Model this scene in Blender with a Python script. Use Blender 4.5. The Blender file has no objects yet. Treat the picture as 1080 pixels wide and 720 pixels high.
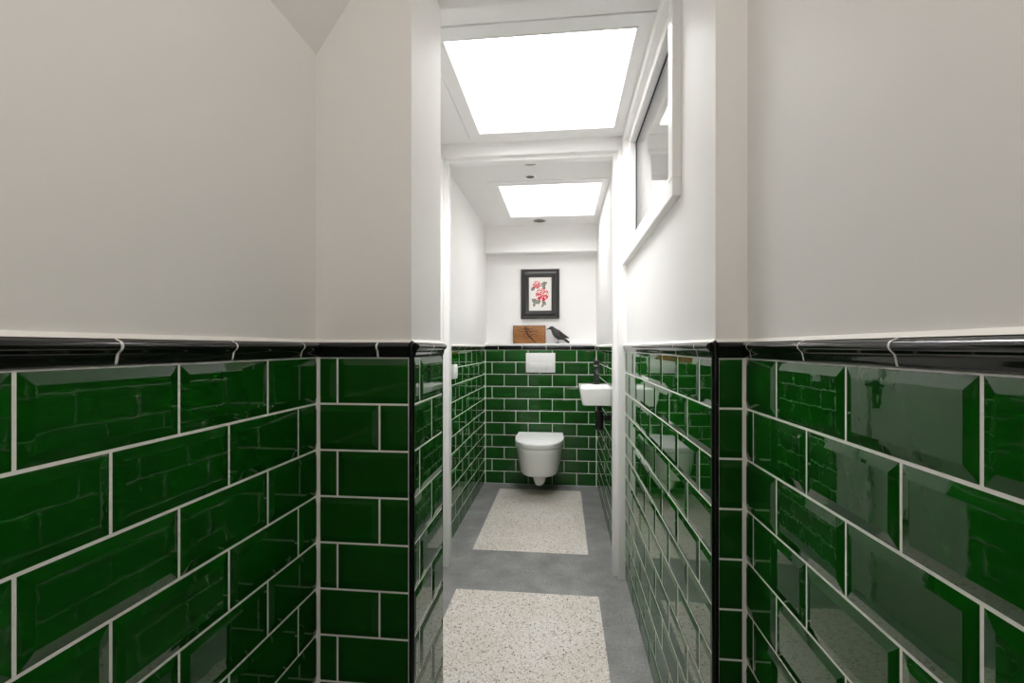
import bpy, bmesh, math, random
from math import sin, cos, pi, radians
from mathutils import Vector, Matrix

SC = bpy.context.scene
COL = SC.collection
random.seed(7)

# ------------------------------------------------------------------ camera
EYE = 1.156
cam_d = bpy.data.cameras.new('camera')
cam = bpy.data.objects.new('camera', cam_d)
COL.objects.link(cam)
cam.location = (0, 0, EYE)
cam.rotation_euler = (radians(90), 0, radians(6.226))
cam_d.sensor_width = 36
cam_d.lens = 495 / 1080 * 36
cam_d.shift_y = 6 / 1080
cam_d.clip_start = 0.02
SC.camera = cam

# ------------------------------------------------------------------ light
world = bpy.data.worlds.new('overcast_sky')
SC.world = world
world.use_nodes = True
bg = world.node_tree.nodes['Background']
bg.inputs[0].default_value = (1.0, .99, .995, 1)
bg.inputs[1].default_value = 21.5

SC.view_settings.view_transform = 'Standard'
SC.view_settings.look = 'None'
SC.view_settings.gamma = 1
SC.view_settings.use_curve_mapping = False
SC.view_settings.exposure = 0.0
SC.cycles.use_denoising = True
SC.cycles.max_bounces = 16
SC.cycles.diffuse_bounces = 10
SC.cycles.glossy_bounces = 6
SC.cycles.transparent_max_bounces = 12
SC.cycles.caustics_reflective = False
SC.cycles.sample_clamp_indirect = 6


def area(name, loc, rot, sx, sy, power, color=(1, 1, 1), portal=False):
    d = bpy.data.lights.new(name, 'AREA')
    d.shape = 'RECTANGLE'
    d.size = sx
    d.size_y = sy
    d.energy = power
    d.color = color
    if portal:
        d.cycles.is_portal = True
    o = bpy.data.objects.new(name, d)
    COL.objects.link(o)
    o.location = loc
    o.rotation_euler = rot
    return o


# skylight openings: x0, x1, y0, y1, ceiling height
CEIL_A = EYE + 1.05
CEIL_B = EYE + 1.03
SKY_A = (-.407, .239, 1.573, 2.268)
SKY_B = (-.41, .238, 2.965, 3.68)
for (x0, x1, y0, y1), z in ((SKY_A, CEIL_A), (SKY_B, CEIL_B)):
    area('skylight_portal', ((x0 + x1) / 2, (y0 + y1) / 2, z + .06), (0, 0, 0), x1 - x0, y1 - y0, 1, portal=True)
# unseen fill light added to brighten the hall, above and behind the camera
ld = bpy.data.lights.new('hall_fill_light', 'POINT')
ld.energy = 7.3
ld.shadow_soft_size = .16
ld.color = (1.0, .92, .845)
lo = bpy.data.objects.new('hall_fill_light', ld)
COL.objects.link(lo)
lo.location = (.12, -.14, 1.9)


# ------------------------------------------------------------------ materials
def mat(name, base, rough=.5, spec=.5, metal=0, coat=0):
    m = bpy.data.materials.new(name)
    m.use_nodes = True
    b = m.node_tree.nodes['Principled BSDF']
    b.inputs['Base Color'].default_value = (*base, 1)
    b.inputs['Roughness'].default_value = rough
    b.inputs['Specular IOR Level'].default_value = spec
    b.inputs['Metallic'].default_value = metal
    b.inputs['Coat Weight'].default_value = coat
    return m


def N(m, t, **kw):
    n = m.node_tree.nodes.new(t)
    for k, v in kw.items():
        setattr(n, k, v)
    return n


def L(m, a, b):
    m.node_tree.links.new(a, b)


def noise(m, scale, detail=2, rough=.5):
    tc = N(m, 'ShaderNodeTexCoord')
    n = N(m, 'ShaderNodeTexNoise')
    n.inputs['Scale'].default_value = scale
    n.inputs['Detail'].default_value = detail
    n.inputs['Roughness'].default_value = rough
    L(m, tc.outputs['Object'], n.inputs['Vector'])
    return n


def ramp(m, src, stops, interp='LINEAR'):
    r = N(m, 'ShaderNodeValToRGB')
    r.color_ramp.interpolation = interp
    e = r.color_ramp.elements
    while len(e) < len(stops):
        e.new(.5)
    for i, (p, c) in enumerate(stops):
        e[i].position = p
        e[i].color = (*c, 1)
    L(m, src, r.inputs[0])
    return r


def bump(m, src, strength, dist):
    b = N(m, 'ShaderNodeBump')
    b.inputs['Strength'].default_value = strength
    b.inputs['Distance'].default_value = dist
    L(m, src, b.inputs['Height'])
    L(m, b.outputs[0], m.node_tree.nodes['Principled BSDF'].inputs['Normal'])
    return b


def bsdf(m):
    return m.node_tree.nodes['Principled BSDF']


M = {}
m = M['paint'] = mat('white_wall_paint', (.87, .86, .845), .55, .35)
n = noise(m, 2.2, 3)
r = ramp(m, n.outputs[0], [(.3, (.865, .857, .845)), (.7, (.885, .877, .866))])
L(m, r.outputs[0], bsdf(m).inputs['Base Color'])
n2 = noise(m, 60, 2)
bump(m, n2.outputs[0], .08, .002)

m = M['gloss_white'] = mat('white_joinery_paint', (.87, .865, .855), .28, .5)
m = M['tile'] = mat('green_glazed_tile', (.004, .050, .004), .018, .5)
n = noise(m, 6, 2)
r = ramp(m, n.outputs[0], [(.3, (.0035, .058, .003)), (.7, (.005, .080, .005))])
L(m, r.outputs[0], bsdf(m).inputs['Base Color'])
n2 = noise(m, 38, 2, .6)
bump(m, n2.outputs[0], .07, .0012)
m = M['black_glaze'] = mat('black_glazed_trim', (.006, .006, .006), .06, .5)
n2 = noise(m, 30, 2)
bump(m, n2.outputs[0], .12, .001)
m = M['grout'] = mat('white_grout', (.92, .91, .88), .8, .2)
n2 = noise(m, 300, 2)
bump(m, n2.outputs[0], .3, .001)

m = M['concrete'] = mat('grey_concrete', (.3, .3, .3), .38, .4)
n = noise(m, 7, 6, .62)
r = ramp(m, n.outputs[0], [(.3, (.165, .165, .162)), (.55, (.235, .235, .23)), (.75, (.31, .31, .305))])
n3 = noise(m, 95, 3, .7)
r3 = ramp(m, n3.outputs[0], [(.34, (.72, .72, .72)), (.46, (1, 1, 1)), (.60, (1, 1, 1)), (.67, (1.55, 1.55, 1.52))])
mx = N(m, 'ShaderNodeMix', data_type='RGBA', blend_type='MULTIPLY')
mx.inputs[0].default_value = 1
L(m, r.outputs[0], mx.inputs[6])
L(m, r3.outputs[0], mx.inputs[7])
L(m, mx.outputs[2], bsdf(m).inputs['Base Color'])
bump(m, n3.outputs[0], .15, .001)

m = M['terrazzo'] = mat('cream_terrazzo', (.62, .58, .52), .4, .4)


def chips(scale, w):
    tc = N(m, 'ShaderNodeTexCoord')
    nz = N(m, 'ShaderNodeTexNoise')
    nz.inputs['Scale'].default_value = 55
    L(m, tc.outputs['Object'], nz.inputs['Vector'])
    vm = N(m, 'ShaderNodeVectorMath', operation='MULTIPLY_ADD')
    vm.inputs[1].default_value = (.012, .012, .012)
    L(m, nz.outputs['Color'], vm.inputs[0])
    L(m, tc.outputs['Object'], vm.inputs[2])
    v = N(m, 'ShaderNodeTexVoronoi', voronoi_dimensions='3D', feature='F1')
    v.inputs['Scale'].default_value = scale
    v.inputs['Randomness'].default_value = 1
    L(m, vm.outputs[0], v.inputs['Vector'])
    sp = N(m, 'ShaderNodeSeparateColor')
    L(m, v.outputs['Color'], sp.inputs[0])
    return v, sp


cream = (.61, .58, .54)
v, sp = chips(125, 1)
r = ramp(m, sp.outputs[0], [(0, (.08, .065, .052)), (.05, (.26, .21, .165)), (.12, (.44, .385, .33)),
                            (.24, cream), (.62, (.66, .635, .60)), (.80, (.72, .70, .67)), (.93, (.53, .50, .46))], 'CONSTANT')
d = ramp(m, v.outputs['Distance'], [(.30, (1, 1, 1)), (.62, (0, 0, 0))])
mx = N(m, 'ShaderNodeMix', data_type='RGBA')
mx.inputs[6].default_value = (.64, .61, .57, 1)
L(m, r.outputs[0], mx.inputs[7])
L(m, d.outputs[0], mx.inputs[0])
v2, sp2 = chips(330, 1)
r2 = ramp(m, sp2.outputs[1], [(0, (.38, .34, .30)), (.13, (1, 1, 1)), (.9, (1.12, 1.11, 1.1))], 'CONSTANT')
mm = N(m, 'ShaderNodeMix', data_type='RGBA', blend_type='MULTIPLY')
mm.inputs[0].default_value = .8
L(m, mx.outputs[2], mm.inputs[6])
L(m, r2.outputs[0], mm.inputs[7])
ns = noise(m, 4.5, 3)
rs = ramp(m, ns.outputs[0], [(.35, (1, 1, 1)), (.72, (.90, .84, .76))])
m2 = N(m, 'ShaderNodeMix', data_type='RGBA', blend_type='MULTIPLY')
m2.inputs[0].default_value = .6
L(m, mm.outputs[2], m2.inputs[6])
L(m, rs.outputs[0], m2.inputs[7])
L(m, m2.outputs[2], bsdf(m).inputs['Base Color'])

M['ceramic'] = mat('white_ceramic', (.90, .895, .885), .09, .5)
M['plastic'] = mat('white_plastic', (.88, .875, .87), .5, .5)
M['matt_black'] = mat('matt_black_metal', (.010, .010, .011), .32, .5)
M['rubber'] = mat('black_rubber', (.012, .012, .012), .6, .3)
M['chrome'] = mat('brushed_steel', (.62, .61, .59), .25, .5, 1)
M['dark_inside'] = mat('dark_lamp_reflector', (.05, .045, .04), .35, .5)
m = M['frame_black'] = mat('black_lacquered_wood', (.024, .024, .022), .28, .5)
n2 = noise(m, 90, 3)
bump(m, n2.outputs[0], .35, .002)
M['paper'] = mat('print_paper', (.80, .78, .74), .7, .2)
M['red'] = mat('red_print_ink', (.55, .012, .03), .7, .2)
M['pink'] = mat('pink_print_ink', (.82, .70, .67), .7, .2)
M['ink'] = mat('dark_green_print_ink', (.10, .12, .09), .7, .2)
m = M['wood'] = mat('orange_brown_wood', (.32, .14, .045), .4, .4)
tc = N(m, 'ShaderNodeTexCoord')
mp = N(m, 'ShaderNodeMapping')
mp.inputs['Scale'].default_value = (6, 6, 60)
L(m, tc.outputs['Object'], mp.inputs[0])
nn = N(m, 'ShaderNodeTexNoise')
nn.inputs['Scale'].default_value = 2
nn.inputs['Detail'].default_value = 4
L(m, mp.outputs[0], nn.inputs['Vector'])
r = ramp(m, nn.outputs[0], [(.3, (.19, .075, .022)), (.7, (.35, .155, .052))])
L(m, r.outputs[0], bsdf(m).inputs['Base Color'])
M['wood_dark'] = mat('burnt_wood', (.06, .03, .014), .6, .3)
m = M['feather'] = mat('charcoal_feathers', (.03, .03, .03), .5, .4)
tc = N(m, 'ShaderNodeTexCoord')
v = N(m, 'ShaderNodeTexVoronoi')
v.inputs['Scale'].default_value = 70
L(m, tc.outputs['Object'], v.inputs['Vector'])
r = ramp(m, v.outputs['Distance'], [(.1, (.075, .074, .070)), (.7, (.022, .022, .021))])
L(m, r.outputs[0], bsdf(m).inputs['Base Color'])
bump(m, v.outputs['Distance'], .5, .003)
M['horn'] = mat('dark_horn', (.02, .02, .02), .3, .5)

# thin clear glass: lets light through, reflects by Fresnel
m = bpy.data.materials.new('clear_glass')
m.use_nodes = True
nt = m.node_tree
nt.nodes.remove(nt.nodes['Principled BSDF'])
tr = N(m, 'ShaderNodeBsdfTransparent')
gl = N(m, 'ShaderNodeBsdfGlossy')
gl.inputs['Roughness'].default_value = 0.0
fr = N(m, 'ShaderNodeFresnel')
gm = N(m, 'ShaderNodeNewGeometry')
io = N(m, 'ShaderNodeMapRange')          # the same reflection from either side of the sheet
io.inputs['To Min'].default_value = 1.5
io.inputs['To Max'].default_value = 1 / 1.5
L(m, gm.outputs['Backfacing'], io.inputs['Value'])
L(m, io.outputs[0], fr.inputs['IOR'])
ms = N(m, 'ShaderNodeMixShader')
L(m, fr.outputs[0], ms.inputs[0])
L(m, tr.outputs[0], ms.inputs[1])
L(m, gl.outputs[0], ms.inputs[2])
L(m, ms.outputs[0], nt.nodes['Material Output'].inputs[0])
M['glass'] = m
m = M['dimming_glass'] = M['glass'].copy()
for q in m.node_tree.nodes:
    if q.type == 'BSDF_TRANSPARENT':
        q.inputs[0].default_value = (.73, .73, .73, 1)      # tint added to dim the toilet room; about half the light passes


# ------------------------------------------------------------------ mesh helpers
class MB:
    """Collects geometry; build() links it as ONE mesh object."""

    def __init__(self):
        self.v, self.f, self.mi = [], [], []

    def add(self, vs, fs, mi=0):
        o = len(self.v)
        self.v += [tuple(p) for p in vs]
        for f in fs:
            self.f.append([o + i for i in f])
            self.mi.append(mi)

    def box(self, x0, x1, y0, y1, z0, z1, mi=0, bev=0, seg=2):
        if not bev:
            vs = [(x, y, z) for z in (z0, z1) for y in (y0, y1) for x in (x0, x1)]
            self.add(vs, [(0, 2, 3, 1), (4, 5, 7, 6), (0, 1, 5, 4), (2, 6, 7, 3), (0, 4, 6, 2), (1, 3, 7, 5)], mi)
            return
        bm = bmesh.new()
        bmesh.ops.create_cube(bm, size=1)
        for q in bm.verts:
            q.co = Vector(((x0 + x1) / 2 + q.co.x * (x1 - x0), (y0 + y1) / 2 + q.co.y * (y1 - y0),
                           (z0 + z1) / 2 + q.co.z * (z1 - z0)))
        bmesh.ops.bevel(bm, geom=bm.edges[:], offset=bev, segments=seg, profile=.5, affect='EDGES')
        self.bm(bm, mi)

    def bm(self, bm, mi=0):
        bm.verts.index_update()
        self.add([q.co.copy() for q in bm.verts], [[q.index for q in f.verts] for f in bm.faces], mi)
        bm.free()

    def loft(self, rings, cap0=True, cap1=True, mi=0, closed=True):
        k = len(rings[0])
        vs = [p for r_ in rings for p in r_]
        fs = []
        for a in range(len(rings) - 1):
            for i in range(k if closed else k - 1):
                j = (i + 1) % k
                fs.append((a * k + i, a * k + j, (a + 1) * k + j, (a + 1) * k + i))
        if cap0:
            fs.append(tuple(range(k))[::-1])
        if cap1:
            fs.append(tuple(range((len(rings) - 1) * k, len(rings) * k)))
        self.add(vs, fs, mi)

    def lathe(self, prof, axis_p, axis='Z', seg=32, mi=0, cap0=True, cap1=True):
        rings = []
        for rr, h in prof:
            ring = []
            for i in range(seg):
                a = 2 * pi * i / seg
                c, s = rr * cos(a), rr * sin(a)
                p = {'Z': (c, s, h), 'X': (h, c, s), 'Y': (s, h, c)}[axis]
                ring.append((p[0] + axis_p[0], p[1] + axis_p[1], p[2] + axis_p[2]))
            rings.append(ring)
        self.loft(rings, cap0, cap1, mi)

    def tube(self, path, radii, seg=12, mi=0, flat=1.0):
        """round tube along path; flat squashes it across world Y"""
        rings = []
        for i, p in enumerate(path):
            p = Vector(p)
            a = Vector(path[max(i - 1, 0)])
            b = Vector(path[min(i + 1, len(path) - 1)])
            t = (b - a).normalized()
            s = Vector((0, 1, 0)) if abs(t.y) < .9 else Vector((1, 0, 0))
            u = t.cross(s).normalized()
            w = u.cross(t).normalized()
            rr = radii[i] if not isinstance(radii, (int, float)) else radii
            rings.append([p + u * rr * cos(2 * pi * q / seg) + w * rr * flat * sin(2 * pi * q / seg) for q in range(seg)])
        self.loft(rings, mi=mi)

    def build(self, name, mats, parent=None, smooth=None, fix=True):
        me = bpy.data.meshes.new(name)
        me.from_pydata(self.v, [], self.f)
        if not isinstance(mats, (list, tuple)):
            mats = [mats]
        for q in mats:
            me.materials.append(M[q] if isinstance(q, str) else q)
        me.polygons.foreach_set('material_index', self.mi)
        me.validate()
        if fix:
            bm = bmesh.new()
            bm.from_mesh(me)
            bmesh.ops.recalc_face_normals(bm, faces=bm.faces[:])
            bm.to_mesh(me)
            bm.free()
        if smooth is not None:
            me.polygons.foreach_set('use_smooth', [True] * len(me.polygons))
            me.set_sharp_from_angle(angle=radians(smooth))
        me.update()
        o = bpy.data.objects.new(name, me)
        COL.objects.link(o)
        if parent is not None:
            o.parent = parent
            o.matrix_parent_inverse = Matrix.Translation(-Vector(parent.location))
        return o


def struct(o):
    o['kind'] = 'structure'
    return o


def thing(name, label, cat, loc, group=None):
    o = bpy.data.objects.new(name, None)
    o.empty_display_size = .05
    COL.objects.link(o)
    o.location = loc
    o['label'] = label
    o['category'] = cat
    if group:
        o['group'] = group
    return o


def boxes(name, mtl, bs, parent=None, bev=0):
    b = MB()
    for q in bs:
        b.box(*q, bev=bev)
    o = b.build(name, mtl, parent, smooth=35 if bev else None)
    return o


def ring_boxes(x0, x1, y0, y1, ix0, ix1, iy0, iy1):
    """four rectangles (x0,x1,y0,y1) that make a frame around a hole"""
    return [(x0, x1, y0, iy0), (x0, x1, iy1, y1), (x0, ix0, iy0, iy1), (ix1, x1, iy0, iy1)]


# ------------------------------------------------------------------ tiled walls
ROW = .103
PITCH = .203
GAP = .0044
TOP = 11 * ROW          # 1.133
TH_E, TH_F, BEV = .0045, .0071, .0135


def frame_of(p0, p1, flip):
    p0, p1 = Vector((*p0, 0)), Vector((*p1, 0))
    u = (p1 - p0)
    ln = u.length
    u.normalize()
    nrm = Vector((-u.y, u.x, 0))
    if flip:
        nrm = -nrm
    return p0, u, nrm, ln


def tiles(name, parent, p0, p1, flip, jo, je, lip0=.003, lip1=.003, holes=()):
    """bevelled metro tiles in running bond from p0 to p1; jo / je: first joint of odd / even rows"""
    o, u, nn_, ln = frame_of(p0, p1, flip)
    b = MB()
    for r_ in range(11):
        zt = TOP - r_ * ROW - GAP / 2
        zb = TOP - (r_ + 1) * ROW + GAP / 2
        j0 = jo if r_ % 2 == 0 else je
        js = [j0 + k * PITCH for k in range(-60, 60)]
        for k in range(len(js) - 1):
            s0, s1 = js[k] + GAP / 2, js[k + 1] - GAP / 2
            c0 = s0 < lip0
            c1 = s1 > ln - lip1
            s0, s1 = max(s0, lip0), min(s1, ln - lip1)
            if s1 - s0 < .012:
                continue
            b0 = .0012 if c0 else BEV
            b1 = .0012 if c1 else BEV
            if s1 - s0 < b0 + b1 + .004:
                b0 = b1 = .002
            tu = random.uniform(-.0022, .0022)
            tv = random.uniform(-.003, .003)
            cs, cz = (s0 + s1) / 2, (zt + zb) / 2

            def P(s, z, h):
                q = o + u * s + nn_ * h
                return (q.x, q.y, z)

            def H(s, z):
                return TH_F + tu * (s - cs) + tv * (z - cz)
            e0 = TH_F - .001 if c0 else TH_E
            e1 = TH_F - .001 if c1 else TH_E
            A = [P(s0, zb, -.0005), P(s1, zb, -.0005), P(s1, zt, -.0005), P(s0, zt, -.0005)]
            B = [P(s0, zb, TH_E if not c0 else TH_E), P(s1, zb, TH_E), P(s1, zt, TH_E), P(s0, zt, TH_E)]
            is0, is1, iz0, iz1 = s0 + b0, s1 - b1, zb + BEV, zt - BEV
            C = [P(is0, iz0, H(is0, iz0)), P(is1, iz0, H(is1, iz0)), P(is1, iz1, H(is1, iz1)), P(is0, iz1, H(is0, iz1))]
            q = .0012
            D = [P(is0 + q, iz0 + q, H(is0, iz0) + .00022), P(is1 - q, iz0 + q, H(is1, iz0) + .00022),
                 P(is1 - q, iz1 - q, H(is1, iz1) + .00022), P(is0 + q, iz1 - q, H(is0, iz1) + .00022)]
            fs = []
            for lv in range(3):
                for i in range(4):
                    j = (i + 1) % 4
                    fs.append((lv * 4 + i, lv * 4 + j, lv * 4 + 4 + j, lv * 4 + 4 + i))
            fs.append((12, 13, 14, 15))
            b.add(A + B + C + D, fs)
    t = b.build(name, 'tile', parent)
    # grout bed
    g = MB()

    def Q(s, z, h):
        q = o + u * s + nn_ * h
        return (q.x, q.y, z)
    g.add([Q(0, 0, -.004), Q(ln, 0, -.004), Q(ln, TOP, -.004), Q(0, TOP, -.004),
           Q(0, 0, .0044), Q(ln, 0, .0044), Q(ln, TOP, .0044), Q(0, TOP, .0044)],
          [(0, 1, 2, 3), (4, 5, 6, 7), (0, 1, 5, 4), (1, 2, 6, 5), (2, 3, 7, 6), (3, 0, 4, 7)])
    g.build('grout', 'grout', parent)
    return t


DADO = [(.0015, .001), (.0015, .0078), (.003, .0088), (.007, .0096), (.011, .0103), (.0145, .0112), (.0165, .0128), (.0185, .0150),
        (.021, .0170), (.0245, .0180), (.028, .0170), (.0305, .0145), (.032, .0105), (.0335, .0080), (.0335, .001)]


def dado(parent, p0, p1, flip, j0, m0=0, m1=0):
    """black moulded border tiles on top of the green tiles, white joints between"""
    o, u, nn_, ln = frame_of(p0, p1, flip)
    b, g = MB(), MB()

    def rings(s0, s1, grow, e0=0, e1=0):
        out = []
        for s, e in ((s0, e0), (s1, e1)):
            ring = []
            for z, h in DADO:
                hh = max(h + grow, 0)
                q = o + u * (s + e * hh) + nn_ * hh
                ring.append((q.x, q.y, TOP + z))
            out.append(ring)
        return out
    js = [j0 + k * PITCH for k in range(-40, 40)]
    for k in range(len(js) - 1):
        s0, s1 = max(js[k] + .0022, .001), min(js[k + 1] - .0022, ln - .001)
        if s1 - s0 < .01:
            continue
        b.loft(rings(s0, s1, 0, m0 if js[k] < 0 else 0, m1 if js[k + 1] > ln else 0))
    b.build('dado_tile', 'black_glaze', parent, smooth=40)
    g.loft(rings(.004, ln - .004, -.0004))
    # thin caulk bead where the plaster starts

    def Q(s, z, h):
        q = o + u * s + nn_ * h
        return (q.x, q.y, z)
    g.add([Q(0, TOP + .0325, .0), Q(ln, TOP + .0325, .0), Q(ln, TOP + .0335, .009), Q(0, TOP + .0335, .009),
           Q(0, TOP + .040, 0), Q(ln, TOP + .040, 0)], [(0, 1, 2, 3), (3, 2, 5, 4), (0, 3, 4), (1, 5, 2), (0, 4, 5, 1)])
    g.build('dado_joint', 'grout', parent)


def corner_bead(n_, x, y, rr=.0075, parent=None):
    """vertical black glazed bead on an outside corner"""
    b = MB()
    b.lathe([(rr, 0), (rr, TOP + .034), (rr * .6, TOP + .0365)], (x, y, 0), seg=20)
    o = b.build('trim_%d' % n_, 'black_glaze', parent, smooth=40)
    struct(o)
    return o


def caulk(parent, x, y, sx, sy, wd=.014):
    b = MB()
    b.loft([[(x, y, z), (x + sx * wd, y, z), (x + sx * wd * .55, y + sy * wd * .55, z), (x, y + sy * wd, z)] for z in (0, TOP + .034)])
    b.build('corner_caulk', 'grout', parent)


XL, XR = -.551, .376        # hall side walls
CL, CR = -.331, .313        # opening / corridor right wall
YF = 1.0                    # wall that faces the camera
YS = 1.245                  # back of the stub
YD = 2.38                   # door frame
TL, TR = -.668, .282        # toilet room
YB, YU = 3.96, 4.09         # tiled pre-wall, plaster wall above it
H = 2.9

# --- floor
fl = struct(boxes('floor', 'concrete', [(-1.2, .60, -1.7, 4.3, -.12, 0)]))
for (x0, x1, y0, y1) in ((-.515, .139, 2.645, 3.807), (-.508, .163, 1.03, 2.205)):
    boxes('terrazzo_panel', 'terrazzo', [(x0, x1, y0, y1, -.02, .0006)], fl)

# --- hall walls
w = struct(boxes('wall_left', 'paint', [(XL - .1, XL, -1.7, YF, 0, H)]))
tiles('metro_tile', w, (XL, -.4), (XL, YF), True, .817 - PITCH * 6 + .4 + .002, .918 - PITCH * 6 + .4 + .002, lip1=.011)
dado(w, (XL, -.4), (XL, YF), True, .617 - PITCH * 6 + .4 - .1)
w = struct(boxes('wall_right', 'paint', [(XR, XR + .1, -1.7, YF + .01, 0, H)]))
tiles('metro_tile', w, (XR, -.4), (XR, YF + .01), False, .868 - PITCH * 7 + .4, .766 - PITCH * 7 + .4, lip1=.011)
dado(w, (XR, -.4), (XR, YF + .01), False, .766 - PITCH * 6 + .4)
w = struct(boxes('wall_front_left', 'paint', [(XL - .1, CL, YF, YS, 0, H)]))
tiles('metro_tile', w, (XL, YF), (CL, YF), True, .052 - .0, .149, lip0=.012, lip1=.006)
caulk(w, XL, YF, 1, -1)
dado(w, (XL, YF), (CL, YF), True, .147)
tiles('metro_tile', w, (CL, YF), (CL, YS), True, .046 + PITCH * 0, .144, lip0=.006, lip1=.003)
dado(w, (CL, YF), (CL, YS), True, .12)
w = struct(boxes('wall_front_right', 'paint', [(CR, XR + .1, YF + .01, 1.20, 0, H)]))
caulk(w, XR, YF + .01, -1, -1)
tiles('metro_tile', w, (CR, YF + .01), (XR, YF + .01), True, -.5 * PITCH, -.5 * PITCH, lip0=.006, lip1=.012)
dado(w, (CR, YF + .01), (XR, YF + .01), True, -.5 * PITCH)
struct(boxes('wall_front', 'paint', [(CL, CR, YF, YS, EYE + .916, H)]))
struct(boxes('wall_rear', 'paint', [(XL - .1, XR + .1, -1.8, -1.7, 0, H)]))

# hall ceiling: steep slope over the left wall, then flat
b = MB()
prof = [(XL - .03, EYE + .66 - .044), (XL + .012, EYE + .66 + .012), (-.02, 2.60), (XR + .1, 2.60), (XR + .1, 2.85), (-.12, 2.85), (XL - .03, 2.10)]
b.loft([[(x, y, z) for x, z in prof] for y in (-1.75, YF + .02)])
struct(b.build('ceiling', 'paint'))

# --- corridor
CX = -.65
DY0, DY1, DZ = 1.79, 2.30, 2.06
w = struct(boxes('wall_corridor_left', 'paint', [(CX - .13, CX, YS - .02, DY0, 0, H), (CX - .13, CX, DY1, YD + .01, 0, H), (CX - .13, CX, DY0, DY1, DZ, H)]))
tiles('metro_tile', w, (CX, YS), (CX, DY0 - .03), True, .05, .15, lip0=.003, lip1=.003)
dado(w, (CX, YS), (CX, DY0 - .03), True, .08)
# narrow white cupboard door in that wall (seen in the glaze of the tiles opposite)
dr = bpy.data.objects.new('door_2', None)
COL.objects.link(dr)
dr.location = (CX, (DY0 + DY1) / 2, 0)
struct(dr)
boxes('door_leaf', 'gloss_white', [(CX - .045, CX - .005, DY0 + .003, DY1 - .003, .006, DZ - .003)], dr, bev=.002)
b = MB()
b.box(CX - .06, CX + .010, DY0 - .03, DY0, 0, DZ + .03)
b.box(CX - .06, CX + .010, DY1, DY1 + .03, 0, DZ + .03)
b.box(CX - .06, CX + .010, DY0, DY1, DZ, DZ + .03)
b.build('door_frame', 'gloss_white', dr)
b = MB()
b.box(CX - .006, CX + .001, DY1 - .07, DY1 - .035, .88, 1.04, bev=.002)
b.tube([(CX, DY1 - .052, .99), (CX + .035, DY1 - .052, .99), (CX + .042, DY1 - .062, .99), (CX + .042, DY1 - .15, .99)], .008, 12)
b.build('door_handle', 'matt_black', dr, smooth=40)
# right wall with the window opening
WY0, WY1, WZ0, WZ1 = 1.33, 2.34, 1.60, 2.17
w = struct(boxes('wall_corridor_right', 'paint', [
    (CR, CR + .08, 1.20, 2.47, 0, WZ0), (CR, CR + .08, 1.20, 2.47, WZ1, H),
    (CR, CR + .08, 1.20, WY0, WZ0, WZ1), (CR, CR + .08, WY1, 2.47, WZ0, WZ1)]))
tiles('metro_tile', w, (CR, YF + .01), (CR, YD), False, .100, .203, lip0=.007, lip1=.002)
dado(w, (CR, YF + .01), (CR, YD), False, .10)
corner_bead(1, CR - .001, YF + .009)
corner_bead(2, CL + .001, YF - .001, .0065)
corner_bead(3, CL + .0005, YS + .001, .006)


def ceiling(name, z, sky, x0, x1, y0, y1):
    sx0, sx1, sy0, sy1 = sky
    o_ = (sx0 - .058, sx1 + .055, sy0 - .066, sy1 + .06)
    g = .0035
    c = struct(boxes(name, 'paint', [(*q, z, z + .03) for q in ring_boxes(x0, x1, y0, y1, o_[0] - g, o_[1] + g, o_[2] - g, o_[3] + g)]
                     + [(*q, z + .014, z + .05) for q in ring_boxes(x0 - .1, x1 + .1, y0, y1, sx0 - .03, sx1 + .03, sy0 - .03, sy1 + .03)]))
    return o_


oA = ceiling('ceiling_corridor', CEIL_A, SKY_A, -.66, CR + .01, YS - .05, YD + .03)
oB = ceiling('ceiling_toilet', CEIL_B, SKY_B, TL - .03, TR + .03, YD + .03, 4.2)


def skylight(n_, z, sky, o_, glass='glass'):
    """daylight panel in a white surround, let into the ceiling"""
    sx0, sx1, sy0, sy1 = sky
    wn = bpy.data.objects.new('window_%d' % n_, None)
    COL.objects.link(wn)
    wn.location = ((sx0 + sx1) / 2, (sy0 + sy1) / 2, z)
    struct(wn)
    b = MB()
    for q in ring_boxes(*o_, *sky):
        b.box(*q, z - .003, z + .010)
    b.build('window_frame', 'gloss_white', wn)
    b = MB()
    i = .012
    for q in ring_boxes(sx0 - .006, sx1 + .006, sy0 - .006, sy1 + .006, sx0 + .0, sx1 - .0, sy0 + .0, sy1 - .0):
        b.box(*q, z - .006, z - .003)
    b.build('glazing_bead', 'gloss_white', wn)
    boxes('pane', glass, [(sx0 - .004, sx1 + .004, sy0 - .004, sy1 + .004, z + .010, z + .014)], wn)


skylight(1, CEIL_A, SKY_A, oA)
skylight(2, CEIL_B, SKY_B, oB, 'dimming_glass')

# --- interior window in the corridor's right wall
wn = bpy.data.objects.new('window_3', None)
COL.objects.link(wn)
wn.location = (CR, 1.83, 1.56)
struct(wn)
b = MB()
for (y0, y1, z0, z1) in ring_boxes(1.295, 2.372, EYE + .405, EYE + 1.046, 1.345, 2.322, EYE + .455, EYE + 1.005):
    b.box(.290, .322, y0, y1, z0, z1, bev=.002, seg=1)
b.build('window_frame', 'gloss_white', wn)
b = MB()
for (y0, y1, z0, z1) in ring_boxes(1.338, 2.330, EYE + .448, EYE + 1.012, 1.395, 2.272, EYE + .510, EYE + .971):
    b.box(.314, .352, y0, y1, z0, z1, bev=.002, seg=1)
b.build('sash', 'gloss_white', wn)
b = MB()
for (y0, y1, z0, z1) in ring_boxes(1.392, 2.275, EYE + .507, EYE + .974, 1.400, 2.266, EYE + .516, EYE + .963):
    b.box(.3415, .345, y0, y1, z0, z1)
b.build('gasket', 'rubber', wn)
boxes('pane', 'glass', [(.3440, .3480, 1.39, 2.277, EYE + .505, EYE + .976)], wn)
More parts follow.
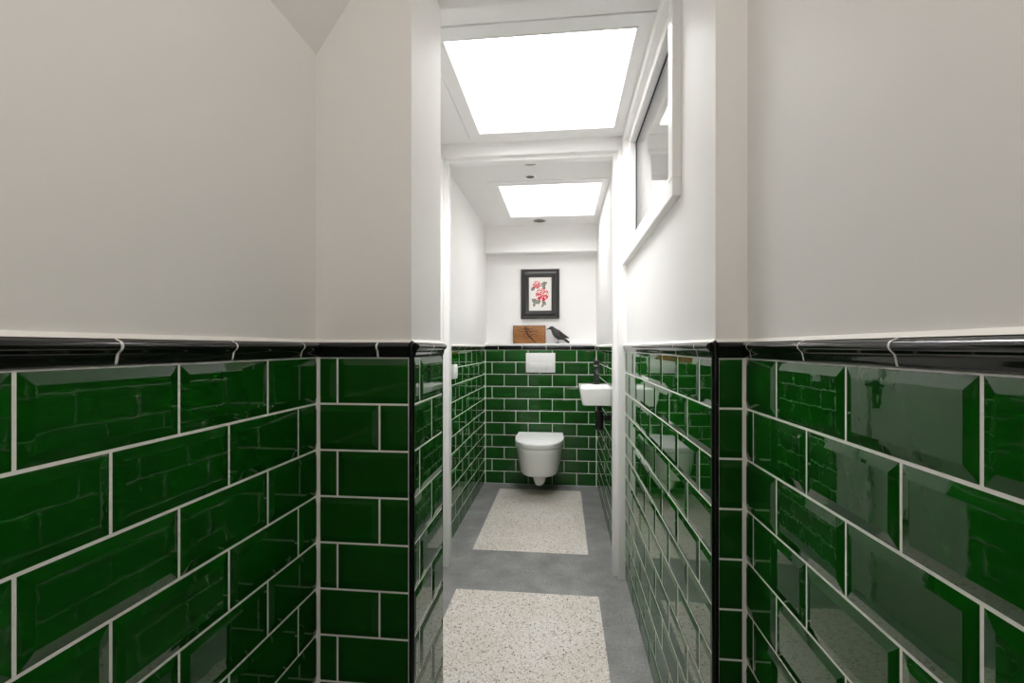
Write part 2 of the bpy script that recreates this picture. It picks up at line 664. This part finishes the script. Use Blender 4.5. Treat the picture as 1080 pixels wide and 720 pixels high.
# the closed store room behind that window
struct(boxes('wall_store_room', 'paint', [
    (1.3, 1.4, 1.1, 2.6, 1.2, 2.5), (.39, 1.4, 1.02, 1.1, 1.2, 2.5), (.39, 1.4, 2.6, 2.7, 1.2, 2.5),
    (.39, 1.4, 1.02, 2.7, 1.1, 1.2), (.39, 1.4, 1.02, 2.7, 2.5, 2.6)]))

# --- toilet room
w = struct(boxes('wall_toilet_left', 'paint', [(TL - .1, TL, YD, 4.2, 0, H)]))
tiles('metro_tile', w, (TL, 2.46), (TL, YB), True, .09, .19, lip1=.011)
dado(w, (TL, 2.46), (TL, YB), True, .05)
w = struct(boxes('wall_toilet_right', 'paint', [(TR, TR + .03, 2.47, 4.2, 0, H)]))
tiles('metro_tile', w, (TR, 2.47), (TR, YB), False, .07, .17, lip1=.011)
dado(w, (TR, 2.47), (TR, YB), False, .05)
w = struct(boxes('wall_back', 'paint', [(TL - .03, TR + .03, YB, YU + .1, 0, TOP + .0345), (TL - .03, TR + .03, YU, YU + .1, TOP, H)]))
caulk(w, TL, YB, 1, -1, .014)
caulk(w, TR, YB, -1, -1, .014)
tiles('metro_tile', w, (TL, YB), (TR, YB), True, .171, .066, lip0=.011, lip1=.011)
dado(w, (TL, YB), (TR, YB), True, .12)
struct(boxes('trim_4', 'gloss_white', [(TL, TR, YB - .016, YU, TOP + .0345, TOP + .054)], bev=.002))
struct(boxes('trim_5', 'paint', [(TL, TR, YB, YU + .02, EYE + .803, H)]))
LEDGE = TOP + .054

# --- door frame between corridor and toilet room
dr = bpy.data.objects.new('door_1', None)
COL.objects.link(dr)
dr.location = (-.17, YD, 0)
struct(dr)
hd = EYE + .981
for pts in ([(-.69, -.622, YD, 2.47)], [(.272, .36, YD, 2.47)]):
    x0, x1, y0, y1 = pts[0]
    b = MB()
    b.box(x0, x1, y0, y1, 0, H - .2, bev=.003)
    if x0 < 0:
        b.box(x1 - .004, x1 + .026, y0 + .03, y1, 0, hd + .002, bev=.003)
    else:
        b.box(x0 - .022, x0 + .004, y0 + .03, y1, 0, hd + .002, bev=.003)
    b.build('jamb', 'gloss_white', dr, smooth=35)
b = MB()
b.box(-.625, .275, YD, 2.47, hd, H - .2, bev=.003)
b.box(-.60, .255, YD + .03, 2.47, hd - .018, hd + .004, bev=.003)
b.build('head_jamb', 'gloss_white', dr, smooth=35)


# ------------------------------------------------------------------ wall-hung toilet
TX = -.187


def dee(wd, dp, z, yb, n_=40, sq=2.6, straight=.35, dz=None):
    """D-shaped ring: straight back on y=yb, bulging towards -Y by dp"""
    pts = [(TX + wd / 2 * k, yb, z) for k in (.98, .5, 0, -.5, -.98)]
    ys = yb - dp * straight
    for i in range(n_ + 1):
        a = pi * i / n_
        c, s = cos(a), sin(a)
        x = -wd / 2 * math.copysign(abs(c) ** (2 / sq), c)
        y = ys - (dp * (1 - straight)) * abs(s) ** (2 / sq)
        pts.append((TX + x, y, z if dz is None else z + dz * (yb - y)))
    return pts


wc = thing('wall_hung_toilet', 'white ceramic wall-hung toilet with closed lid on green tiled back wall', 'toilet', (TX, YB - .008, .06))
yb = YB - .0085
b = MB()
rg = []
for z, wd, dp in ((.178, .22, .33), (.168, .262, .375), (.170, .284, .40), (.178, .298, .418), (.195, .309, .432), (.25, .328, .455),
                  (.32, .350, .488), (.37, .364, .502), (.393, .368, .507), (.400, .362, .502)):
    rg.append(dee(wd, dp, z, yb))
b.loft(rg)
b.build('bowl', 'ceramic', wc, smooth=50)
b = MB()
rg = []
for z, wd, dp in ((.081, .04, .26), (.075, .066, .285), (.079, .080, .30), (.094, .091, .315), (.125, .106, .33), (.16, .120, .345), (.190, .14, .36)):
    rg.append(dee(wd, dp, z, yb, 24, 2.2, .6))
b.loft(rg)
b.build('outlet', 'ceramic', wc, smooth=50)
b = MB()
b.loft([dee(wd, dp, z, yb - .03, 40) for z, wd, dp in ((.402, .371, .478), (.405, .375, .482), (.416, .376, .484), (.419, .372, .480))])
b.build('seat', 'plastic', wc, smooth=50)
b = MB()
b.loft([dee(wd, dp, z, yb - .03, 40) for z, wd, dp in ((.4205, .374, .481), (.424, .379, .486), (.440, .379, .486), (.445, .376, .483), (.447, .368, .475))])
b.build('lid', 'plastic', wc, smooth=50)
for s in (-1, 1):
    b = MB()
    b.lathe([(.011, -.02), (.011, .02)], (TX + s * .09, yb - .018, .417), 'X', 16)
    b.build('hinge', 'plastic', wc, smooth=40)

# ------------------------------------------------------------------ flush plate
fp = thing('flush_plate', 'white rectangular flush plate on the green back wall above the toilet', 'flush plate', (TX - .002, YB - .008, EYE - .213))
fx = TX - .002
boxes('plate', 'plastic', [(fx - .123, fx + .123, YB - .020, YB - .006, EYE - .213, EYE - .048)], fp, bev=.003)
boxes('flush_button', 'plastic', [(fx - .088, fx + .045, YB - .0215, YB - .018, EYE - .186, EYE - .132)], fp, bev=.002)
boxes('flush_button', 'plastic', [(fx + .048, fx + .088, YB - .0215, YB - .018, EYE - .186, EYE - .132)], fp, bev=.002)

# ------------------------------------------------------------------ wall basin, tap, trap
bz0, bz1 = EYE - .326, EYE - .224
by0, by1, bx0, bx1 = 2.615, 2.95, .093, TR - .0085


def rrect(x0, x1, y0, y1, z, r_, seg=6):
    pts = []
    for cx, cy, a0 in ((x1 - r_, y1 - r_, 0), (x0 + r_, y1 - r_, 90), (x0 + r_, y0 + r_, 180), (x1 - r_, y0 + r_, 270)):
        for i in range(seg + 1):
            a = radians(a0 + 90 * i / seg)
            pts.append((cx + r_ * cos(a), cy + r_ * sin(a), z))
    return pts


sk = thing('wall_basin', 'small white ceramic hand basin fixed to the right toilet wall', 'basin', (bx1, (by0 + by1) / 2, bz0))
b = MB()
b.loft([rrect(bx0 + .026, bx1, by0 + .026, by1 - .026, bz0, .015), rrect(bx0 + .015, bx1, by0 + .015, by1 - .015, bz0 + .004, .018),
        rrect(bx0 + .009, bx1, by0 + .009, by1 - .009, bz0 + .03, .018), rrect(bx0, bx1, by0, by1, bz1 - .012, .016),
        rrect(bx0, bx1, by0, by1, bz1 - .003, .016), rrect(bx0 + .003, bx1 - .001, by0 + .003, by1 - .003, bz1, .014),
        rrect(bx0 + .013, bx1 - .014, by0 + .013, by1 - .10, bz1, .014), rrect(bx0 + .016, bx1 - .017, by0 + .016, by1 - .103, bz1 - .006, .014),
        rrect(bx0 + .03, bx1 - .025, by0 + .03, by1 - .12, bz1 - .068, .02), rrect(bx0 + .06, bx1 - .05, by0 + .06, by1 - .15, bz1 - .075, .015)])
b.build('basin_bowl', 'ceramic', sk, smooth=45)
b = MB()
b.lathe([(.018, 0), (.02, .002), (.02, .004), (.012, .006)], ((bx0 + bx1) / 2, 2.74, bz1 - .0755), seg=20)
b.build('drain', 'chrome', sk, smooth=40)

tx, ty = .2015, 2.895
tp = thing('basin_tap', 'matt black pillar tap standing on the white hand basin', 'tap', (tx, ty, bz1))
b = MB()
b.lathe([(.024, 0), (.024, .006), (.017, .009), (.0165, .105), (.0175, .109), (.0175, .115)], (tx, ty, bz1), seg=24)
b.build('tap_body', 'matt_black', tp, smooth=35)
b = MB()
b.tube([(tx, ty - .010, bz1 + .080), (tx, ty - .055, bz1 + .086), (tx, ty - .085, bz1 + .082), (tx, ty - .096, bz1 + .066)], [.012, .0115, .011, .0105], 16)
b.build('spout', 'matt_black', tp, smooth=50)
b = MB()
b.lathe([(.0175, .1165), (.0185, .119), (.0185, .139), (.015, .145)], (tx, ty, bz1), seg=24)
b.tube([(tx - .006, ty - .008, bz1 + .139), (tx - .014, ty - .03, bz1 + .149), (tx - .020, ty - .055, bz1 + .154)], [.006, .0055, .005], 12)
b.build('lever', 'matt_black', tp, smooth=45)
b = MB()
b.lathe([(.0170, .1075), (.0182, .109), (.0182, .112), (.0170, .1135)], (tx, ty, bz1), seg=24)
b.build('collar', 'chrome', tp, smooth=45)

px, py = .206, 2.74
bt = thing('bottle_trap', 'matt black bottle trap under the white hand basin', 'drain trap', (px, py, bz0))
b = MB()
b.lathe([(.019, -.150), (.0235, -.146), (.0235, -.112), (.026, -.110), (.026, -.096), (.0235, -.094), (.0235, -.060), (.026, -.058), (.026, -.044), (.020, -.040)], (px, py, bz0), seg=28)
b.build('trap_body', 'matt_black', bt, smooth=35)
b = MB()
b.lathe([(.016, -.05), (.016, -.016), (.024, -.014), (.024, .001)], (px, py, bz0), seg=24)
b.build('tailpiece', 'matt_black', bt, smooth=35)
b = MB()
b.lathe([(.016, .02), (.016, TR - .0085 - px)], (px, py, bz0 - .080), 'X', 24)
b.lathe([(.028, TR - .014 - px), (.030, TR - .010 - px), (.030, TR - .0085 - px)], (px, py, bz0 - .080), 'X', 24)
b.build('outlet_pipe', 'matt_black', bt, smooth=35)

# ------------------------------------------------------------------ picture
PX, PZ, PY = -.199, EYE + .462, YU
pf = thing('framed_print', 'framed print of red roses in wide black frame on white wall', 'picture', (PX, PY, PZ - .214))
FW, FH = .333, .428
prof = [(0, 0), (0, .022), (.004, .026), (.012, .026), (.017, .021), (.022, .021), (.040, .030), (.052, .029), (.056, .022), (.062, .022), (.0655, .017), (.069, .016), (.069, .004)]
b = MB()
rg = []
for cx, cz in ((-1, -1), (1, -1), (1, 1), (-1, 1), (-1, -1)):
    rg.append([(PX + cx * (FW / 2 - o_), PY - h_, PZ + cz * (FH / 2 - o_)) for o_, h_ in prof])
b.loft(rg, False, False, closed=False)
b.build('frame', 'frame_black', pf, smooth=30)
boxes('backing', 'wood_dark', [(PX - .155, PX + .155, PY - .006, PY - .0005, PZ - .20, PZ + .20)], pf)
b = MB()
pw, ph = FW / 2 - .068, FH / 2 - .068
b.box(PX - pw, PX + pw, PY - .009, PY - .006, PZ - ph, PZ + ph)


def blob(cx, cz, pts, mi, lift):
    vs = [(PX + cx + x, PY - .009 - lift, PZ + cz + z) for x, z in pts]
    b.add(vs, [tuple(range(len(vs)))], mi)


def crescent(cx, cz, rad, a0, a1, th, mi, lift):
    k = 8
    out = [(rad * cos(a0 + (a1 - a0) * i / k), rad * sin(a0 + (a1 - a0) * i / k)) for i in range(k + 1)]
    inn = [((rad - th * sin(pi * i / k) - .0008) * cos(a0 + (a1 - a0) * i / k), (rad - th * sin(pi * i / k) - .0008) * sin(a0 + (a1 - a0) * i / k)) for i in range(k + 1)]
    vs = [(PX + cx + x, PY - .009 - lift, PZ + cz + z) for x, z in out + inn]
    b.add(vs, [(i, i + 1, k + 2 + i, k + 1 + i) for i in range(k)], mi)


def rose(cx, cz, R):
    for i in range(16):
        a = 2 * pi * i / 16
        rr = R * (.93 + .1 * sin(3 * a))
    k = 24
    blob(cx, cz, [((R * (.9 + .09 * sin(5 * 2 * pi * i / k))) * cos(2 * pi * i / k), (R * (.9 + .09 * sin(5 * 2 * pi * i / k))) * sin(2 * pi * i / k)) for i in range(k)], 4, .0002)
    lv = .0004
    for ring_, cnt in ((1.0, 7), (.74, 6), (.5, 5), (.27, 3)):
        for i in range(cnt):
            a = 2 * pi * (i + random.uniform(-.15, .15)) / cnt + ring_ * 4
            w_ = 2 * pi / cnt * .46
            low = .5 - .5 * sin(a)
            crescent(cx, cz, R * ring_, a - w_, a + w_, R * (.15 + .14 * low), 1 if low > .25 or ring_ < .6 else 2, lv)
            lv += .00001


def leaf(cx, cz, ln_, wd, ang):
    pts = []
    k = 10
    for i in range(k + 1):
        t = i / k
        pts.append((t, sin(pi * t) ** .8 * (1 + .18 * ((i % 2) - .5))))
    full = [(t, h_) for t, h_ in pts] + [(t, -h_) for t, h_ in pts[-2:0:-1]]
    ca, sa = cos(ang), sin(ang)
    out = [((t - .5) * ln_ * ca - h_ * wd / 2 * sa, (t - .5) * ln_ * sa + h_ * wd / 2 * ca) for t, h_ in full]
    blob(cx, cz, out, 3, .0002)
    for q in (-.25, 0, .25):
        vs = [(q * ln_ - .02 * ln_, -wd * .34), (q * ln_ + .03 * ln_, -wd * .34), (q * ln_ + .13 * ln_, wd * .34), (q * ln_ + .08 * ln_, wd * .34)]
        blob(cx, cz, [(x * ca - z * sa, x * sa + z * ca) for x, z in vs], 0, .0003)


rose(.018, -.006, .055)
rose(-.030, .080, .034)
for a in ((.034, .088, .06, .034, .5), (.030, .066, .05, .028, 2.2), (-.062, .046, .045, .03, .9), (-.048, -.060, .06, .04, 2.6), (-.020, -.070, .055, .034, .3),
          (.034, -.078, .05, .03, -.9), (-.052, -.092, .04, .022, 1.4), (.022, -.10, .035, .018, 1.2)):
    leaf(*a)
b.build('print', ['paper', 'red', 'red', 'ink', 'pink'], pf)

# ------------------------------------------------------------------ wooden box on the ledge
bx = -.289
wb = thing('wooden_box', 'flat orange-brown wooden box with dark carved branch, standing on the ledge', 'box', (bx, 4.02, LEDGE))
BX0, BX1, BY0, BY1, BZ = bx - .139, bx + .139, 3.995, 4.055, LEDGE
boxes('box_body', 'wood_dark', [(BX0, BX1, BY0 + .006, BY1, BZ, BZ + .155)], wb, bev=.002)
boxes('front_panel', 'wood', [(BX0 + .004, BX1 - .004, BY0, BY0 + .008, BZ + .004, BZ + .151)], wb, bev=.003)
b = MB()


def stroke(pts, w0, w1):
    k = len(pts)
    vs = []
    for i, (x, z) in enumerate(pts):
        x0, z0 = pts[max(i - 1, 0)]
        x1, z1 = pts[min(i + 1, k - 1)]
        dx, dz = x1 - x0, z1 - z0
        l_ = math.hypot(dx, dz)
        ww = (w0 + (w1 - w0) * i / (k - 1)) / 2
        vs += [(bx + x - dz / l_ * ww, BY0 - .0006, BZ + z + dx / l_ * ww), (bx + x + dz / l_ * ww, BY0 - .0006, BZ + z - dx / l_ * ww)]
    vb = [(x, y + .002, z) for x, y, z in vs]
    n0 = len(vs)
    fs = [(2 * i, 2 * i + 1, 2 * i + 3, 2 * i + 2) for i in range(k - 1)]
    fs += [(2 * i, 2 * i + 2, n0 + 2 * i + 2, n0 + 2 * i) for i in range(k - 1)]
    fs += [(2 * i + 1, 2 * i + 3, n0 + 2 * i + 3, n0 + 2 * i + 1) for i in range(k - 1)]
    b.add(vs + vb, fs)


def curve(p0, p1, bend, w0=.007, w1=.002, k=8):
    pts = []
    dx, dz = p1[0] - p0[0], p1[1] - p0[1]
    for i in range(k + 1):
        t = i / k
        s = sin(pi * t) * bend
        pts.append((p0[0] + dx * t - dz * s, p0[1] + dz * t + dx * s))
    stroke(pts, w0, w1)


curve((.055, .012), (-.035, .143), .12, .012, .010)
curve((-.012, .105), (-.11, .118), .10)
curve((-.02, .118), (.075, .112), -.12)
curve((.0, .092), (.085, .098), .1)
curve((.006, .078), (-.06, .06), -.2)
curve((.012, .066), (.07, .072), .2)
curve((.028, .046), (-.03, .03), -.2)
curve((.020, .058), (-.045, .045), -.25)
curve((-.03, .135), (-.085, .128), .2)
curve((-.03, .135), (.04, .136), -.2)
curve((-.01, .10), (-.05, .085), .2)
curve((.03, .04), (.075, .02), -.3, .006, .004)
b.build('carved_branch', 'wood_dark', wb)

# ------------------------------------------------------------------ crow figurine
cx0, cy0 = -.046, 4.022
cr = thing('crow_figurine', 'charcoal crow figurine facing left on the ledge beside the wooden box', 'figurine', (cx0, cy0, LEDGE))


def cp(x, z, y=0):
    return (cx0 + x, cy0 + y, LEDGE + z)


b = MB()
b.tube([cp(-.074, .126), cp(-.070, .128), cp(-.060, .132), (cp(-.050, .132)), cp(-.040, .122), cp(-.028, .106), cp(-.010, .087), cp(.012, .068), cp(.032, .055), cp(.050, .043), cp(.058, .037)],
       [.005, .010, .0165, .0185, .0205, .0285, .0365, .0365, .0275, .015, .006], 18, flat=.85)
b.build('body', 'feather', cr, smooth=60)
b = MB()
b.tube([cp(-.066, .131), cp(-.078, .128), cp(-.090, .122), cp(-.098, .117)], [.0085, .0065, .0038, .0008], 12, flat=.8)
b.build('beak', 'horn', cr, smooth=60)
for s in (-1, 1):
    b = MB()
    b.tube([cp(-.034, .104, s * .016), cp(-.018, .100, s * .024), cp(.010, .088, s * .024), cp(.045, .068, s * .016), cp(.078, .053, s * .008), cp(.097, .047, s * .004)],
           [.006, .019, .021, .016, .009, .0025], 14, flat=.32)
    b.build('wing', 'feather', cr, smooth=60)
    b = MB()
    b.tube([cp(.004, .060, s * .012), cp(.006, .030, s * .013), cp(.002, .004, s * .013)], [.006, .003, .0026], 8)
    for dx, dy in ((-.022, -.008), (-.024, 0), (-.022, .008), (.014, 0)):
        b.tube([cp(.002, .003, s * .013), cp(.002 + dx * .6, .004, s * .013 + dy * .6), cp(.002 + dx, .0012, s * .013 + dy)], [.0026, .0024, .0012], 8)
    b.build('leg', 'horn', cr, smooth=60)
b = MB()
b.tube([cp(.042, .048), cp(.060, .034), cp(.082, .017), cp(.098, .006)], [.010, .011, .011, .0075], 12, flat=1.3)
b.build('tail', 'feather', cr, smooth=60)
for s in (-1, 1):
    b = MB()
    b.lathe([(.0005, -.0016), (.0022, 0), (.0005, .0016)], cp(-.060, .136, s * .0135), 'Y', 10)
    b.build('eye', 'horn', cr, smooth=60)

# ------------------------------------------------------------------ light switch
sy, sz = 2.775, EYE - .147
ls = thing('light_switch', 'white square light switch on the left tiled toilet wall', 'light switch', (TL + .0075, sy, sz))
boxes('switch_box', 'plastic', [(TL + .007, TL + .026, sy - .041, sy + .041, sz - .043, sz + .043)], ls, bev=.003)
boxes('rocker', 'plastic', [(TL + .024, TL + .031, sy - .026, sy + .026, sz - .028, sz + .028)], ls, bev=.002)

# ------------------------------------------------------------------ ceiling fittings in the toilet room
for (lx, ly, lab) in ((-.192, 3.824, 'round recessed spotlight in the ceiling behind the toilet skylight, near the back wall'),
                      (-.199, 2.828, 'round recessed spotlight in the ceiling just before the toilet skylight')):
    sp_ = thing('recessed_spotlight', lab, 'ceiling light', (lx, ly, CEIL_B), 'recessed ceiling spotlights')
    b = MB()
    rr = .055 if ly > 3 else .036
    b.lathe([(rr, 0), (rr, -.002), (rr - .004, -.0045), (rr - .010, -.0045), (rr - .012, -.002), (rr - .012, .0005)], (lx, ly, CEIL_B - .0002), seg=36, cap0=False, cap1=False)
    b.build('trim_ring', 'chrome' if ly > 3 else 'plastic', sp_, smooth=40)
    b = MB()
    b.lathe([(rr - .0115, -.002), (rr - .016, -.0012), (rr - .024, -.0008), (.0005, -.0006)], (lx, ly, CEIL_B), seg=36, cap0=False)
    b.build('reflector', 'dark_inside', sp_, smooth=60)
sd = thing('ceiling_disc', 'flat white disc on the toilet ceiling just behind the door head', 'ceiling fitting', (-.183, 2.60, CEIL_B))
b = MB()
b.lathe([(.058, 0), (.058, -.003), (.054, -.006), (.040, -.0065)], (-.183, 2.60, CEIL_B), seg=36)
b.build('cover', 'plastic', sd, smooth=40)
b = MB()
b.lathe([(.041, -.0062), (.037, -.010), (.010, -.0108)], (-.183, 2.60, CEIL_B), seg=36)
b.build('lens', 'chrome', sd, smooth=40)
